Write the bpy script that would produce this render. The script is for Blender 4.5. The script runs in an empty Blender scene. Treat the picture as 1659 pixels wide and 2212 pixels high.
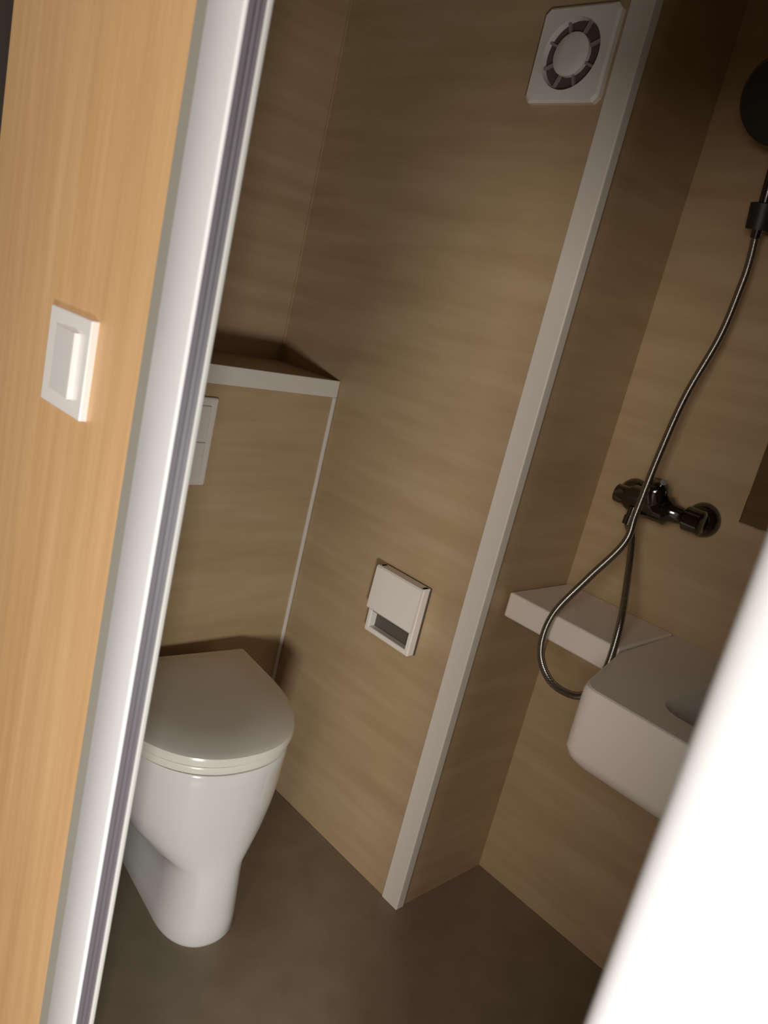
import bpy, bmesh, math
from mathutils import Vector, Matrix

C = bpy.context.scene.collection
sc = bpy.context.scene

# ------------------------------------------------------------------ camera
CAM = Vector((0, 0, 1.45))
yaw, pitch, roll = math.radians(43.2434), math.radians(-14.4123), math.radians(13.6759)
fw = Vector((math.cos(yaw)*math.cos(pitch), math.sin(yaw)*math.cos(pitch), math.sin(pitch)))
rt = fw.cross(Vector((0, 0, 1))).normalized()
up = rt.cross(fw)
rt2 = rt*math.cos(roll) + up*math.sin(roll)
up2 = up*math.cos(roll) - rt*math.sin(roll)
cam = bpy.data.cameras.new('camera')
cam.sensor_fit = 'HORIZONTAL'
cam.sensor_width = 36.0
cam.lens = 36.0*1703.58/1659.0
cam.clip_start = 0.02
cam.dof.use_dof = True
cam.dof.focus_distance = 1.95
cam.dof.aperture_fstop = 7.0
co = bpy.data.objects.new('camera', cam)
co.matrix_world = Matrix((
    (rt2.x, up2.x, -fw.x, CAM.x),
    (rt2.y, up2.y, -fw.y, CAM.y),
    (rt2.z, up2.z, -fw.z, CAM.z),
    (0, 0, 0, 1)))
C.objects.link(co)
sc.camera = co

# ------------------------------------------------------------------ world, lights, exposure
world = bpy.data.worlds.new('world')
sc.world = world
world.use_nodes = True
wn = world.node_tree.nodes['Background']
wn.inputs[0].default_value = (1.0, 0.97, 0.93, 1)
wn.inputs[1].default_value = 0.26


def area(name, loc, target, sx, sy, power, color):
    l = bpy.data.lights.new(name, 'AREA')
    l.shape = 'RECTANGLE'
    l.size, l.size_y = sx, sy
    l.energy = power
    l.color = color
    o = bpy.data.objects.new(name, l)
    o.location = loc
    o.rotation_euler = (Vector(target)-Vector(loc)).to_track_quat('-Z', 'Y').to_euler()
    C.objects.link(o)
    return o


# unseen area lights, added behind the camera and low right of the doorway
area('rear_area_light', (-1.70, -0.58, 1.78), (1.0, 0.75, 0.9), 0.9, 1.0, 43, (1.0, 0.93, 0.85))
low_light = area('low_area_light', (-0.40, -0.68, 0.74), (0.9, 0.86, 0.40), 0.24, 0.24, 14.5, (0.985, 1.0, 0.985))
low_light.data.spread = math.radians(125)

sc.view_settings.view_transform = 'Standard'
sc.view_settings.look = 'None'
sc.view_settings.exposure = 0.0
sc.view_settings.gamma = 1.0
sc.view_settings.use_curve_mapping = False


# ------------------------------------------------------------------ materials
def mat(name, col, rough=0.5, metal=0.0, spec=0.5, coat=0.0):
    m = bpy.data.materials.new(name)
    m.use_nodes = True
    b = m.node_tree.nodes['Principled BSDF']
    b.inputs['Base Color'].default_value = (*col, 1)
    b.inputs['Roughness'].default_value = rough
    b.inputs['Metallic'].default_value = metal
    b.inputs['Specular IOR Level'].default_value = spec
    b.inputs['Coat Weight'].default_value = coat
    return m


def streaked(name, stops, scale, rough=0.4, noise=3.0, spec=0.5, fine=None):
    """base colour from noise stretched along the grain (object coordinates)"""
    m = mat(name, stops[0][1], rough, 0, spec)
    nt = m.node_tree
    b = nt.nodes['Principled BSDF']
    tc = nt.nodes.new('ShaderNodeTexCoord')
    mp = nt.nodes.new('ShaderNodeMapping')
    mp.inputs['Scale'].default_value = scale
    nz = nt.nodes.new('ShaderNodeTexNoise')
    nz.inputs['Scale'].default_value = noise
    nz.inputs['Detail'].default_value = 5
    nz.inputs['Roughness'].default_value = 0.55
    rp = nt.nodes.new('ShaderNodeValToRGB')
    els = rp.color_ramp.elements
    while len(els) < len(stops):
        els.new(0.5)
    for e, (p, c) in zip(els, stops):
        e.position = p
        e.color = (*c, 1)
    nt.links.new(tc.outputs['Object'], mp.inputs['Vector'])
    nt.links.new(mp.outputs['Vector'], nz.inputs['Vector'])
    nt.links.new(nz.outputs['Fac'], rp.inputs['Fac'])
    nt.links.new(rp.outputs['Color'], b.inputs['Base Color'])
    return m


M_wall = streaked('beige_wood_look_tile', [(0.30, (0.39, 0.265, 0.145)), (0.52, (0.44, 0.31, 0.175)), (0.72, (0.485, 0.35, 0.21))],
                  (1.0, 1.0, 9.0), rough=0.42, noise=2.2)
M_wood = streaked('oak_laminate', [(0.28, (0.62, 0.365, 0.165)), (0.50, (0.69, 0.42, 0.20)), (0.72, (0.76, 0.48, 0.245))],
                  (14.0, 14.0, 0.7), rough=0.38, noise=2.5)
M_floor = streaked('brown_vinyl_floor', [(0.3, (0.185, 0.135, 0.085)), (0.7, (0.225, 0.168, 0.11))],
                   (4.0, 4.0, 4.0), rough=0.45, noise=3.0)
M_dark = streaked('shade_brown_panel', [(0.3, (0.012, 0.009, 0.007)), (0.7, (0.02, 0.015, 0.011))], (10, 10, 0.6), rough=0.6)
M_ceil = mat('ceiling_paint', (0.62, 0.58, 0.52), 0.7)
M_frame = mat('white_lacquered_frame', (0.74, 0.735, 0.73), 0.32)
M_seal = mat('dark_grey_rubber_seal', (0.11, 0.098, 0.11), 0.5)
M_lip = mat('pale_grey_lip', (0.60, 0.59, 0.55), 0.4)
M_gap = mat('shadow_gap_grey', (0.30, 0.275, 0.235), 0.7)
M_trim = mat('white_plastic_trim', (0.70, 0.63, 0.56), 0.45)
M_ceramic = mat('white_ceramic', (0.80, 0.77, 0.72), 0.12, spec=0.55, coat=0.4)
M_lid = mat('white_seat_plastic', (0.80, 0.75, 0.65), 0.2)
M_basin = mat('white_mineral_cast', (0.78, 0.70, 0.62), 0.22)
M_plastic = mat('white_plastic', (0.78, 0.71, 0.65), 0.3)
M_switch = mat('white_switch_plastic', (0.83, 0.78, 0.75), 0.18)
M_chrome = mat('chrome', (0.15, 0.145, 0.135), 0.12, 1.0)
M_hose = mat('braided_chrome_hose', (0.40, 0.38, 0.35), 0.25, 1.0)
M_black = mat('dark_rubber', (0.02, 0.018, 0.015), 0.45)
M_slot = mat('dark_recess', (0.10, 0.08, 0.06), 0.7)
M_mirror = mat('mirror_glass', (0.62, 0.66, 0.62), 0.02, 1.0)
M_grey = mat('grey_fan_plastic', (0.30, 0.26, 0.25), 0.5)


def hose_bump(m):
    nt = m.node_tree
    b = nt.nodes['Principled BSDF']
    tc = nt.nodes.new('ShaderNodeTexCoord')
    w = nt.nodes.new('ShaderNodeTexWave')
    w.bands_direction = 'Z'
    w.inputs['Scale'].default_value = 110
    bp = nt.nodes.new('ShaderNodeBump')
    bp.inputs['Strength'].default_value = 0.35
    bp.inputs['Distance'].default_value = 0.001
    nt.links.new(tc.outputs['Object'], w.inputs['Vector'])
    nt.links.new(w.outputs['Fac'], bp.inputs['Height'])
    nt.links.new(bp.outputs['Normal'], b.inputs['Normal'])


hose_bump(M_hose)


# ------------------------------------------------------------------ mesh helpers
def link(name, bm, m, parent=None, smooth=False):
    bmesh.ops.recalc_face_normals(bm, faces=bm.faces)
    me = bpy.data.meshes.new(name)
    if smooth:
        for f in bm.faces:
            f.smooth = True
    bm.to_mesh(me)
    bm.free()
    me.materials.append(m)
    if smooth:
        me.set_sharp_from_angle(angle=math.radians(40))
    o = bpy.data.objects.new(name, me)
    C.objects.link(o)
    if parent is not None:
        o.parent = parent
        o.matrix_parent_inverse = Matrix.Translation(-parent_world(parent))
    return o


def parent_world(p):
    v = Vector((0, 0, 0))
    while p is not None:
        v += p.location
        p = p.parent if p.parent is not None and p.type == 'EMPTY' else None
    return v


def thing(name, label, cat, loc, group=None):
    o = bpy.data.objects.new(name, None)
    o.empty_display_size = 0.05
    C.objects.link(o)
    o.location = loc
    o['label'] = label
    o['category'] = cat
    if group:
        o['group'] = group
    return o


def struct(o):
    o['kind'] = 'structure'
    return o


def box(bm, x0, x1, y0, y1, z0, z1, bev=0.0, seg=2):
    vs = [bm.verts.new((x, y, z)) for x in (x0, x1) for y in (y0, y1) for z in (z0, z1)]
    F = [(0, 1, 3, 2), (4, 6, 7, 5), (0, 4, 5, 1), (2, 3, 7, 6), (0, 2, 6, 4), (1, 5, 7, 3)]
    fs = [bm.faces.new([vs[i] for i in f]) for f in F]
    if bev > 0:
        es = list({e for f in fs for e in f.edges})
        bmesh.ops.bevel(bm, geom=es, offset=bev, segments=seg, profile=0.5, affect='EDGES')
    return bm


def B(*a, **k):
    return box(bmesh.new(), *a, **k)


def loft(bm, loops, cap0=True, cap1=True):
    rings = [[bm.verts.new(p) for p in lp] for lp in loops]
    n = len(rings[0])
    for a, b in zip(rings[:-1], rings[1:]):
        for i in range(n):
            j = (i+1) % n
            bm.faces.new((a[i], a[j], b[j], b[i]))
    if cap0:
        bm.faces.new(rings[0][::-1])
    if cap1:
        bm.faces.new(rings[-1])
    return bm


def frame_of(d):
    d = Vector(d).normalized()
    a = Vector((0, 0, 1)) if abs(d.z) < 0.9 else Vector((1, 0, 0))
    u = d.cross(a).normalized()
    return u, d.cross(u).normalized(), d


def lathe(bm, origin, axis, prof, n=40):
    """prof: list of (distance along axis, radius)"""
    u, v, d = frame_of(axis)
    o = Vector(origin)
    loops = []
    for t, r in prof:
        loops.append([o + d*t + (u*math.cos(2*math.pi*i/n) + v*math.sin(2*math.pi*i/n))*max(r, 1e-4) for i in range(n)])
    return loft(bm, loops)


def L(origin, axis, prof, n=40):
    return lathe(bmesh.new(), origin, axis, prof, n)


def catmull(P, per=10):
    P = [Vector(p) for p in P]
    Q = [P[0]*2-P[1]] + P + [P[-1]*2-P[-2]]
    out = []
    for i in range(1, len(Q)-2):
        p0, p1, p2, p3 = Q[i-1:i+3]
        for k in range(per):
            t = k/per
            out.append(0.5*((2*p1) + (p2-p0)*t + (2*p0-5*p1+4*p2-p3)*t*t + (3*p1-p0-3*p2+p3)*t**3))
    out.append(P[-1])
    return out


def tube(bm, pts, r, n=14):
    loops = []
    u = None
    for i, p in enumerate(pts):
        d = (pts[min(i+1, len(pts)-1)] - pts[max(i-1, 0)]).normalized()
        if u is None:
            u = frame_of(d)[0]
        u = (u - d*u.dot(d)).normalized()
        v = d.cross(u)
        rr = r(i/(len(pts)-1)) if callable(r) else r
        loops.append([p + (u*math.cos(2*math.pi*k/n) + v*math.sin(2*math.pi*k/n))*rr for k in range(n)])
    return loft(bm, loops)


# ------------------------------------------------------------------ measures (metres)
XD = 0.45                # outer face of the doorway wall
XB, XS = 1.431, 1.772    # toilet side wall, basin wall
YT, YBOX, YC = 0.976, 1.622, 1.90    # end of the toilet side wall, cistern box front, wall behind it
ZC = 2.34

# ------------------------------------------------------------------ setting
struct(link('floor', B(-2.2, 1.90, -1.8, 2.05, -0.06, 0.0), M_floor))
struct(link('ceiling', B(XD+0.03, 1.90, -0.35, 2.05, ZC, ZC+0.06), M_ceil))
struct(link('wall_side', B(XB, XS+0.12, YT, YC+0.12, 0, ZC), M_wall))           # carries fan and paper holder; its end is the dark return
struct(link('wall_rear', B(XD+0.03, XB, YC, YC+0.12, 0, ZC), M_wall))           # behind the cistern ledge
struct(link('wall_basin', B(XS, XS+0.12, -0.25, YT, 0, ZC), M_wall))
struct(link('wall_right', B(XD+0.03, XS+0.12, -0.35, -0.25, 0, ZC), M_wall))

Y0, Y1 = 0.146, 0.763     # clear doorway
bm = bmesh.new()
box(bm, XD+0.004, XD+0.026, 0.862, 1.42, 0, 2.6)
box(bm, XD+0.004, XD+0.026, -1.8, 0.035, 0, 2.6)
box(bm, XD+0.004, XD+0.026, 0.035, 0.862, 1.90, 2.6)
struct(link('wall_front', bm, M_wood))
bm = bmesh.new()
box(bm, XD+0.026, XD+0.03, Y1+0.012, 2.02, 0, ZC)
box(bm, XD+0.026, XD+0.03, -0.35, Y0-0.012, 0, ZC)
box(bm, XD+0.026, XD+0.03, Y0-0.012, Y1+0.012, 1.812, ZC)
struct(link('wall_inner', bm, M_wall))
struct(link('wall_left', B(-0.55, XD+0.026, 1.42, 1.52, 0, 2.6), M_dark))  # coloured near-black to stay in shade where the lights would reach it

# shadow gap between the wood and the frame, its shade coloured grey
bm = bmesh.new()
box(bm, XD+0.0025, XD+0.024, 0.838, 0.862, 0, 1.90)
box(bm, XD+0.0025, XD+0.024, 0.035, 0.057, 0, 1.90)
struct(link('trim_1', bm, M_gap))

# white door frame
door = struct(thing('door_1', '', '', (XD, 0.45, 0)))
del door['label'], door['category']
for (ya, yb) in ((Y1, 0.840), (0.050, Y0)):
    bm = bmesh.new()
    left = ya > 0.5
    ya2, yb2 = ya, yb
    loops = []
    # moulded profile (x depth, y across): rounded towards the opening
    s = 1 if left else -1
    inner = ya if left else yb
    outer = yb if left else ya
    rr = 0.004 if left else 0.024
    prof = [(XD+0.024, outer), (XD+0.004, outer), (XD, outer - s*0.006)]
    for k in range(9):
        a = k/8*math.pi/2
        prof.append((XD + rr*0.7*(1-math.cos(a)), inner + s*rr*(1-math.sin(a))))
    prof.append((XD+0.024, inner))
    loops = [[(x, y, z) for x, y in prof] for z in (0.0, 1.80)]
    loft(bm, loops)
    link('door_jamb', bm, M_frame, door, smooth=True)
link('door_head', B(XD, XD+0.024, 0.050, 0.840, 1.80, 1.90, bev=0.004), M_frame, door)
# grooved dark seal and pale lip on the reveal
for (yy, s) in ((Y1, -1),):
    bm = bmesh.new()
    prof = [(XD+0.004, yy), (XD+0.004, yy+s*0.0015), (XD+0.009, yy+s*0.0035), (XD+0.011, yy+s*0.001), (XD+0.015, yy+s*0.0035),
            (XD+0.0165, yy+s*0.001), (XD+0.021, yy+s*0.0035), (XD+0.0225, yy+s*0.001), (XD+0.0225, yy)]
    loft(bm, [[(x, y, z) for x, y in prof] for z in (0.0, 1.80)])
    o = link('door_seal', bm, M_seal, door)
    lip = B(XD+0.0227, XD+0.0295, min(yy, yy+s*0.0045), max(yy, yy+s*0.0045), 0, 1.80, bev=0.0018)
    link('door_lip', lip, M_lip, door)

# corner profile of the toilet side wall
bm = bmesh.new()
box(bm, XB-0.006, XB+0.022, YT-0.006, YT+0.050, 0.0, ZC, bev=0.003)
struct(link('trim_2', bm, M_trim))
# silicone bead along the shower corner and the wall corner above the ledge
struct(link('trim_3', B(XB-0.005, XB, YC-0.005, YC, 1.224, ZC), M_wall))

# ------------------------------------------------------------------ boxed-in cistern
cb = thing('cistern_box', 'waist-high tiled box ledge with pale edging behind the toilet', 'cistern box', ((XD+XB)/2, (YBOX+YC)/2, 0))
link('panel', B(XD+0.032, XB-0.001, YBOX, YC-0.001, 0.0, 1.205), M_wall, cb)
link('ledge_top', B(XD+0.032, XB-0.001, YBOX+0.006, YC-0.001, 1.205, 1.222), M_wall, cb)
o = link('edge_trim', B(XD+0.032, XB-0.001, YBOX-0.005, YBOX+0.006, 1.178, 1.224, bev=0.002), M_trim, cb)
o['label'] = 'pale strip along the front edge of the ledge'
o = link('edge_trim', B(XB-0.012, XB-0.001, YBOX-0.005, YBOX+0.004, 0.0, 1.178, bev=0.002), M_trim, cb)
o['label'] = 'thin pale upright strip at the right corner'

# flush plate
fp = thing('flush_plate', 'white flush plate on the tiled box above the toilet', 'flush plate', (0.98, YBOX, 1.035))
link('plate', B(0.895, 1.060, YBOX-0.012, YBOX, 0.925, 1.145, bev=0.005), M_plastic, fp)
for za, zb in ((1.045, 1.125), (0.945, 1.035)):
    link('button', B(0.915, 1.040, YBOX-0.017, YBOX-0.012, za, zb, bev=0.0025), M_plastic, fp)

# ------------------------------------------------------------------ toilet
TX = 1.015


def dee(w, Ln, z, back=0.0, n=40, e=0.88, blunt=0.62):
    """D outline: straight back against the box, rounded front (towards -Y)"""
    b = min(Ln*blunt, w*1.35)
    pts = [(-w, back), (-w, back+(Ln-b-back)*0.5)]
    for i in range(n+1):
        t = math.pi*i/n
        c, s = math.cos(t), math.sin(t)
        pts.append((-w*math.copysign(abs(c)**e, c), (Ln-b) + b*abs(s)**e))
    pts += [(w, back+(Ln-b-back)*0.5), (w, back)]
    return [(TX+x, YBOX-0.024-y, z) for x, y in pts]


toi = thing('toilet', 'white floor-standing toilet with closed lid against the tiled box', 'toilet', (TX, YBOX, 0))
toi.rotation_euler[2] = math.radians(-6)
loops = [dee(0.088, 0.488, 0.0), dee(0.093, 0.494, 0.012), dee(0.091, 0.493, 0.05), dee(0.088, 0.488, 0.12), dee(0.088, 0.484, 0.165),
         dee(0.098, 0.480, 0.188), dee(0.134, 0.476, 0.212), dee(0.170, 0.475, 0.250), dee(0.193, 0.476, 0.295), dee(0.205, 0.478, 0.355),
         dee(0.209, 0.479, 0.410), dee(0.210, 0.480, 0.437), dee(0.207, 0.477, 0.442)]
link('bowl', loft(bmesh.new(), loops), M_ceramic, toi, smooth=True)
loops = [dee(0.210, 0.474, 0.443, 0.035), dee(0.216, 0.478, 0.447, 0.035), dee(0.216, 0.478, 0.459, 0.035), dee(0.214, 0.476, 0.462, 0.035)]
link('seat', loft(bmesh.new(), loops), M_lid, toi, smooth=True)
loops = [dee(0.216, 0.478, 0.464, 0.03), dee(0.222, 0.483, 0.468, 0.03), dee(0.222, 0.483, 0.478, 0.03), dee(0.219, 0.480, 0.485, 0.033),
         dee(0.206, 0.466, 0.490, 0.04), dee(0.12, 0.38, 0.494, 0.07), dee(0.03, 0.25, 0.495, 0.15)]
link('lid', loft(bmesh.new(), loops), M_lid, toi, smooth=True)
for s in (-1, 1):
    link('hinge', L((TX+s*0.075-0.02, YBOX-0.046, 0.460), (1, 0, 0), [(0, 0.010), (0.0, 0.012), (0.04, 0.012), (0.04, 0.010)], 20), M_chrome, toi, smooth=True)

# ------------------------------------------------------------------ paper holder on the side wall
ph = thing('paper_holder', 'white wall paper holder with dark slot below its cover flap', 'paper holder', (XB, 1.21, 0.735))
ya, yb, za, zb = 1.128, 1.290, 0.645, 0.825
link('back_plate', B(XB-0.006, XB, ya, yb, za, zb), M_slot, ph)
bm = bmesh.new()
box(bm, XB-0.030, XB-0.006, ya, ya+0.014, za, zb, bev=0.003)
box(bm, XB-0.030, XB-0.006, yb-0.014, yb, za, zb, bev=0.003)
box(bm, XB-0.030, XB-0.006, ya+0.010, yb-0.010, za, za+0.014, bev=0.003)
link('frame', bm, M_plastic, ph)
bm = bmesh.new()
prof = [(XB-0.006, zb), (XB-0.034, zb), (XB-0.038, zb-0.004), (XB-0.041, 0.712), (XB-0.038, 0.708), (XB-0.034, 0.712), (XB-0.030, zb-0.006), (XB-0.006, zb-0.006)]
loft(bm, [[(x, y, z) for x, z in prof] for y in (ya+0.001, yb-0.001)])
link('flap', bm, M_plastic, ph)
rollm = L((XB-0.022, ya+0.018, 0.715), (0, 1, 0), [(0, 0.004), (0, 0.015), (yb-ya-0.036, 0.015), (yb-ya-0.036, 0.004)], 28)
link('roller', rollm, M_slot, ph, smooth=True)

# ------------------------------------------------------------------ extractor fan high on the side wall
fan = thing('extractor_fan', 'square white extractor fan with round grille high on the wall', 'extractor fan', (XB, 1.127, 2.015))
fy, fz, hs = 1.127, 2.015, 0.092
n = 48
bm = bmesh.new()


def sq(t, h, x):
    c, s = math.cos(t), math.sin(t)
    k = h/max(abs(c), abs(s))
    return (x, fy+c*k, fz+s*k)


T = [2*math.pi*(i+0.5)/n for i in range(n)]
lo = [[sq(t, hs, XB) for t in T], [sq(t, hs, XB-0.012) for t in T], [sq(t, hs-0.005, XB-0.017) for t in T],
      [(XB-0.018, fy+0.069*math.cos(t), fz+0.069*math.sin(t)) for t in T], [(XB-0.004, fy+0.066*math.cos(t), fz+0.066*math.sin(t)) for t in T]]
loft(bm, lo, True, False)
link('cover', bm, M_plastic, fan)
link('duct', L((XB-0.001, fy, fz), (-1, 0, 0), [(0, 0.066), (0.004, 0.066)], 48), M_slot, fan)
for k in range(8):
    bm = bmesh.new()
    t = 2*math.pi*(k+0.5)/8
    u = Vector((0, math.cos(t), math.sin(t)))
    w = Vector((0, -math.sin(t), math.cos(t)))
    o0 = Vector((XB-0.006, fy, fz))
    loft(bm, [[o0+u*r+w*0.0025+Vector((-dx, 0, 0)) if q < 0 else o0+u*r-w*0.0025+Vector((-dx, 0, 0)) for q, dx in ((-1, 0), (-1, 0.007), (1, 0.007), (1, 0))] for r in (0.040, 0.067)])
    link('vane', bm, M_grey, fan)
link('centre_cap', L((XB-0.006, fy, fz), (-1, 0, 0), [(0, 0.042), (0.010, 0.042), (0.014, 0.036), (0.016, 0.02), (0.0165, 0.002)], 40), M_plastic, fan, smooth=True)

# ------------------------------------------------------------------ washbasin with side shelf
wb = thing('washbasin', 'white block washbasin with narrow side shelf on the right-hand wall', 'washbasin', (1.55, 0.45, 0.722))
ZT = 0.880


def basin_loop(z, d):
    """outer outline, inset by d; slanted left flank"""
    P = [(1.265+d, 0.08+d), (1.265+d, 0.607-d), (1.50, 0.664-d), (XS-0.001, 0.672-d), (XS-0.001, 0.08+d)]
    rad = [0.03, 0.03, 0.02, 0.001, 0.001]
    out = []
    m = len(P)
    for i in range(m):
        p = Vector(P[i]).to_3d()
        a = (Vector(P[i-1]).to_3d()-p).normalized()
        b = (Vector(P[(i+1) % m]).to_3d()-p).normalized()
        r = rad[i]
        for k in range(7):
            t = k/6
            q0, q2 = p+a*r, p+b*r
            q = q0*(1-t)**2 + p*2*t*(1-t) + q2*t*t
            out.append((q.x, q.y, z))
    return out


def inner_loop(z, x0, x1, y0, y1, r):
    P = [(x0, y0), (x0, y1), ((x0+x1)/2+0.03, y1), (x1, y1), (x1, y0)]
    rad = [r, r, 0.02, r, r]
    out = []
    m = len(P)
    for i in range(m):
        p = Vector(P[i]).to_3d()
        a = (Vector(P[i-1]).to_3d()-p).normalized()
        b = (Vector(P[(i+1) % m]).to_3d()-p).normalized()
        rr = rad[i]
        for k in range(7):
            t = k/6
            q = (p+a*rr)*(1-t)**2 + p*2*t*(1-t) + (p+b*rr)*t*t
            out.append((q.x, q.y, z))
    return out


lo = [basin_loop(0.722, 0.032), basin_loop(0.725, 0.018), basin_loop(0.737, 0.006), basin_loop(0.754, 0.0), basin_loop(0.872, 0.0),
      basin_loop(0.878, 0.002), basin_loop(ZT, 0.006),
      inner_loop(ZT, 1.345, 1.640, 0.14, 0.500, 0.06), inner_loop(0.874, 1.352, 1.633, 0.147, 0.493, 0.06),
      inner_loop(0.800, 1.375, 1.605, 0.17, 0.465, 0.06), inner_loop(0.775, 1.42, 1.56, 0.23, 0.41, 0.05)]
ob = link('bowl', loft(bmesh.new(), lo), M_basin, wb, smooth=True)
for p_ in ob.data.polygons:
    if abs(p_.normal.z) > 0.97:
        p_.use_smooth = False
link('drain', L((1.47, 0.335, 0.775), (0, 0, 1), [(0, 0.024), (0.003, 0.024), (0.005, 0.02), (0.005, 0.002)], 28), M_chrome, wb, smooth=True)
link('side_shelf', B(1.515, XS-0.001, 0.673, YT-0.007, 0.818, ZT, bev=0.006, seg=3), M_basin, wb)

# mirror on the basin wall
mi = thing('mirror', 'dark reflecting wall mirror at the right edge above the washbasin', 'mirror', (XS, 0.30, 1.55))
link('glass', B(XS-0.014, XS-0.006, -0.02, 0.617, 1.178, 1.95, bev=0.002), M_mirror, mi)
link('backing', B(XS-0.006, XS, -0.01, 0.607, 1.188, 1.94), M_black, mi)

# ------------------------------------------------------------------ shower mixer
MX, MZ = 1.712, 1.155
mx = thing('shower_mixer', 'chrome wall-mounted shower mixer with lever above the basin shelf', 'mixer tap', (XS, 0.79, MZ))
for y in (0.870, 0.694):
    o = link('escutcheon', L((XS, y, MZ), (-1, 0, 0), [(0, 0.038), (0.006, 0.040), (0.018, 0.037), (0.030, 0.026), (0.033, 0.014)], 36), M_chrome, mx, smooth=True)
    link('union', L((XS-0.030, y, MZ), (-1, 0, 0), [(0, 0.013), (0.018, 0.013), (0.018, 0.018), (0.048, 0.018), (0.052, 0.014)], 24), M_chrome, mx, smooth=True)
body = L((MX, 0.889, MZ), (0, -1, 0), [(0, 0.014), (0.003, 0.022), (0.030, 0.024), (0.045, 0.033), (0.135, 0.034), (0.147, 0.022), (0.172, 0.019), (0.180, 0.028), (0.216, 0.028), (0.220, 0.022)], 32)
link('body', body, M_chrome, mx, smooth=True)
link('cartridge', L((MX-0.006, 0.790, MZ+0.012), (-0.45, 0, 0.9), [(0, 0.030), (0.034, 0.031), (0.042, 0.028), (0.050, 0.020), (0.052, 0.004)], 32), M_chrome, mx, smooth=True)
hd = Vector((-0.55, -0.35, 0.55)).normalized()
p0 = Vector((MX-0.024, 0.786, MZ+0.052))
link('lever', tube(bmesh.new(), catmull([p0, p0+Vector((-0.012, -0.012, 0.006)), p0+Vector((-0.045, -0.030, 0.012)), p0+Vector((-0.075, -0.045, 0.020))], 6),
                   lambda t: 0.0105-0.004*t, 14), M_chrome, mx, smooth=True)
link('outlet', L((1.690, 0.824, MZ-0.015), (-0.1, 0, -1), [(0, 0.012), (0.022, 0.012), (0.022, 0.0145), (0.042, 0.0145), (0.044, 0.009)], 24), M_chrome, mx, smooth=True)

# ------------------------------------------------------------------ hand shower, its bracket and the hose
br = thing('shower_bracket', 'dark wall bracket holding the hand shower near the right edge', 'bracket', (XS, 0.757, 1.79))
link('wall_plate', L((XS, 0.757, 1.80), (-1, 0, 0), [(0, 0.030), (0.008, 0.030), (0.014, 0.024), (0.014, 0.01)], 28), M_chrome, br, smooth=True)
link('arm', L((XS-0.012, 0.757, 1.80), (-1, 0.05, -0.1), [(0, 0.014), (0.045, 0.014), (0.045, 0.01)], 20), M_chrome, br, smooth=True)
hx = Vector((1.692, 0.757, 1.768))
ax = Vector((-0.20, -0.02, 1.0)).normalized()
bm = bmesh.new()
u_, v_, d_ = frame_of(ax)
rings = []
for t_, r_ in ((0.0, 0.0155), (0.0, 0.025), (0.050, 0.027), (0.052, 0.0155)):
    rings.append([hx + ax*t_ + (u_*math.cos(2*math.pi*i/28) + v_*math.sin(2*math.pi*i/28))*r_ for i in range(28)])
loft(bm, rings + [rings[0]], False, False)
bmesh.ops.remove_doubles(bm, verts=bm.verts, dist=1e-6)
link('cradle', bm, M_black, br, smooth=True)

hs_ = thing('hand_shower', 'dark round hand shower hanging in its bracket at the right edge', 'hand shower', tuple(hx))
link('handle', L(hx-ax*0.018, ax, [(0, 0.009), (0.002, 0.011), (0.05, 0.013), (0.10, 0.0125), (0.16, 0.012), (0.204, 0.013)], 24), M_chrome, hs_, smooth=True)
hc = hx + ax*0.236 + Vector((-0.005, 0.010, 0.0))
hn = Vector((-0.80, -0.10, -0.45)).normalized()
link('head', L(hc-hn*0.018, hn, [(-0.008, 0.012), (-0.004, 0.035), (0.006, 0.068), (0.016, 0.083), (0.026, 0.086), (0.031, 0.084)], 44), M_chrome, hs_, smooth=True)
link('spray_face', L(hc+hn*0.0125, hn, [(0, 0.081), (0.003, 0.080), (0.004, 0.07), (0.004, 0.005)], 44), M_black, hs_, smooth=True)

hose = [hx-ax*0.0185, (1.698, 0.754, 1.700), (1.694, 0.753, 1.650), (1.684, 0.757, 1.545), (1.660, 0.777, 1.408), (1.640, 0.783, 1.269),
        (1.625, 0.784, 1.139), (1.605, 0.779, 1.072), (1.555, 0.812, 0.975), (1.500, 0.836, 0.882), (1.480, 0.826, 0.802),
        (1.472, 0.780, 0.756), (1.474, 0.720, 0.752), (1.480, 0.688, 0.778), (1.497, 0.677, 0.835), (1.535, 0.697, 0.926), (1.610, 0.746, 0.993), (1.672, 0.796, 1.070),
        (1.6858, 0.824, 1.098)]
sh = link('shower_hose', tube(bmesh.new(), catmull(hose, 12), 0.0084, 14), M_hose, None, smooth=True)
sh['label'] = 'flexible chrome shower hose looping from hand shower down to the mixer'
sh['category'] = 'shower hose'

# ------------------------------------------------------------------ switch on the wooden wall
sw = thing('wall_switch', 'white wall switch on the wooden wall left of the doorway', 'switch', (XD+0.006, 1.05, 1.275))
X0 = XD+0.006
ya, yb, za, zb = 0.986, 1.118, 1.214, 1.345
link('plate', B(X0-0.012, X0, ya, yb, za, zb, bev=0.002), M_switch, sw)
bm = bmesh.new()
prof = [(X0-0.012, ya+0.030), (X0-0.019, ya+0.030), (X0-0.019, ya+0.034), (X0-0.014, yb-0.030), (X0-0.012, yb-0.030)]
loft(bm, [[(x, y, z) for x, y in prof] for z in (za+0.022, zb-0.022)])
link('rocker', bm, M_switch, sw)
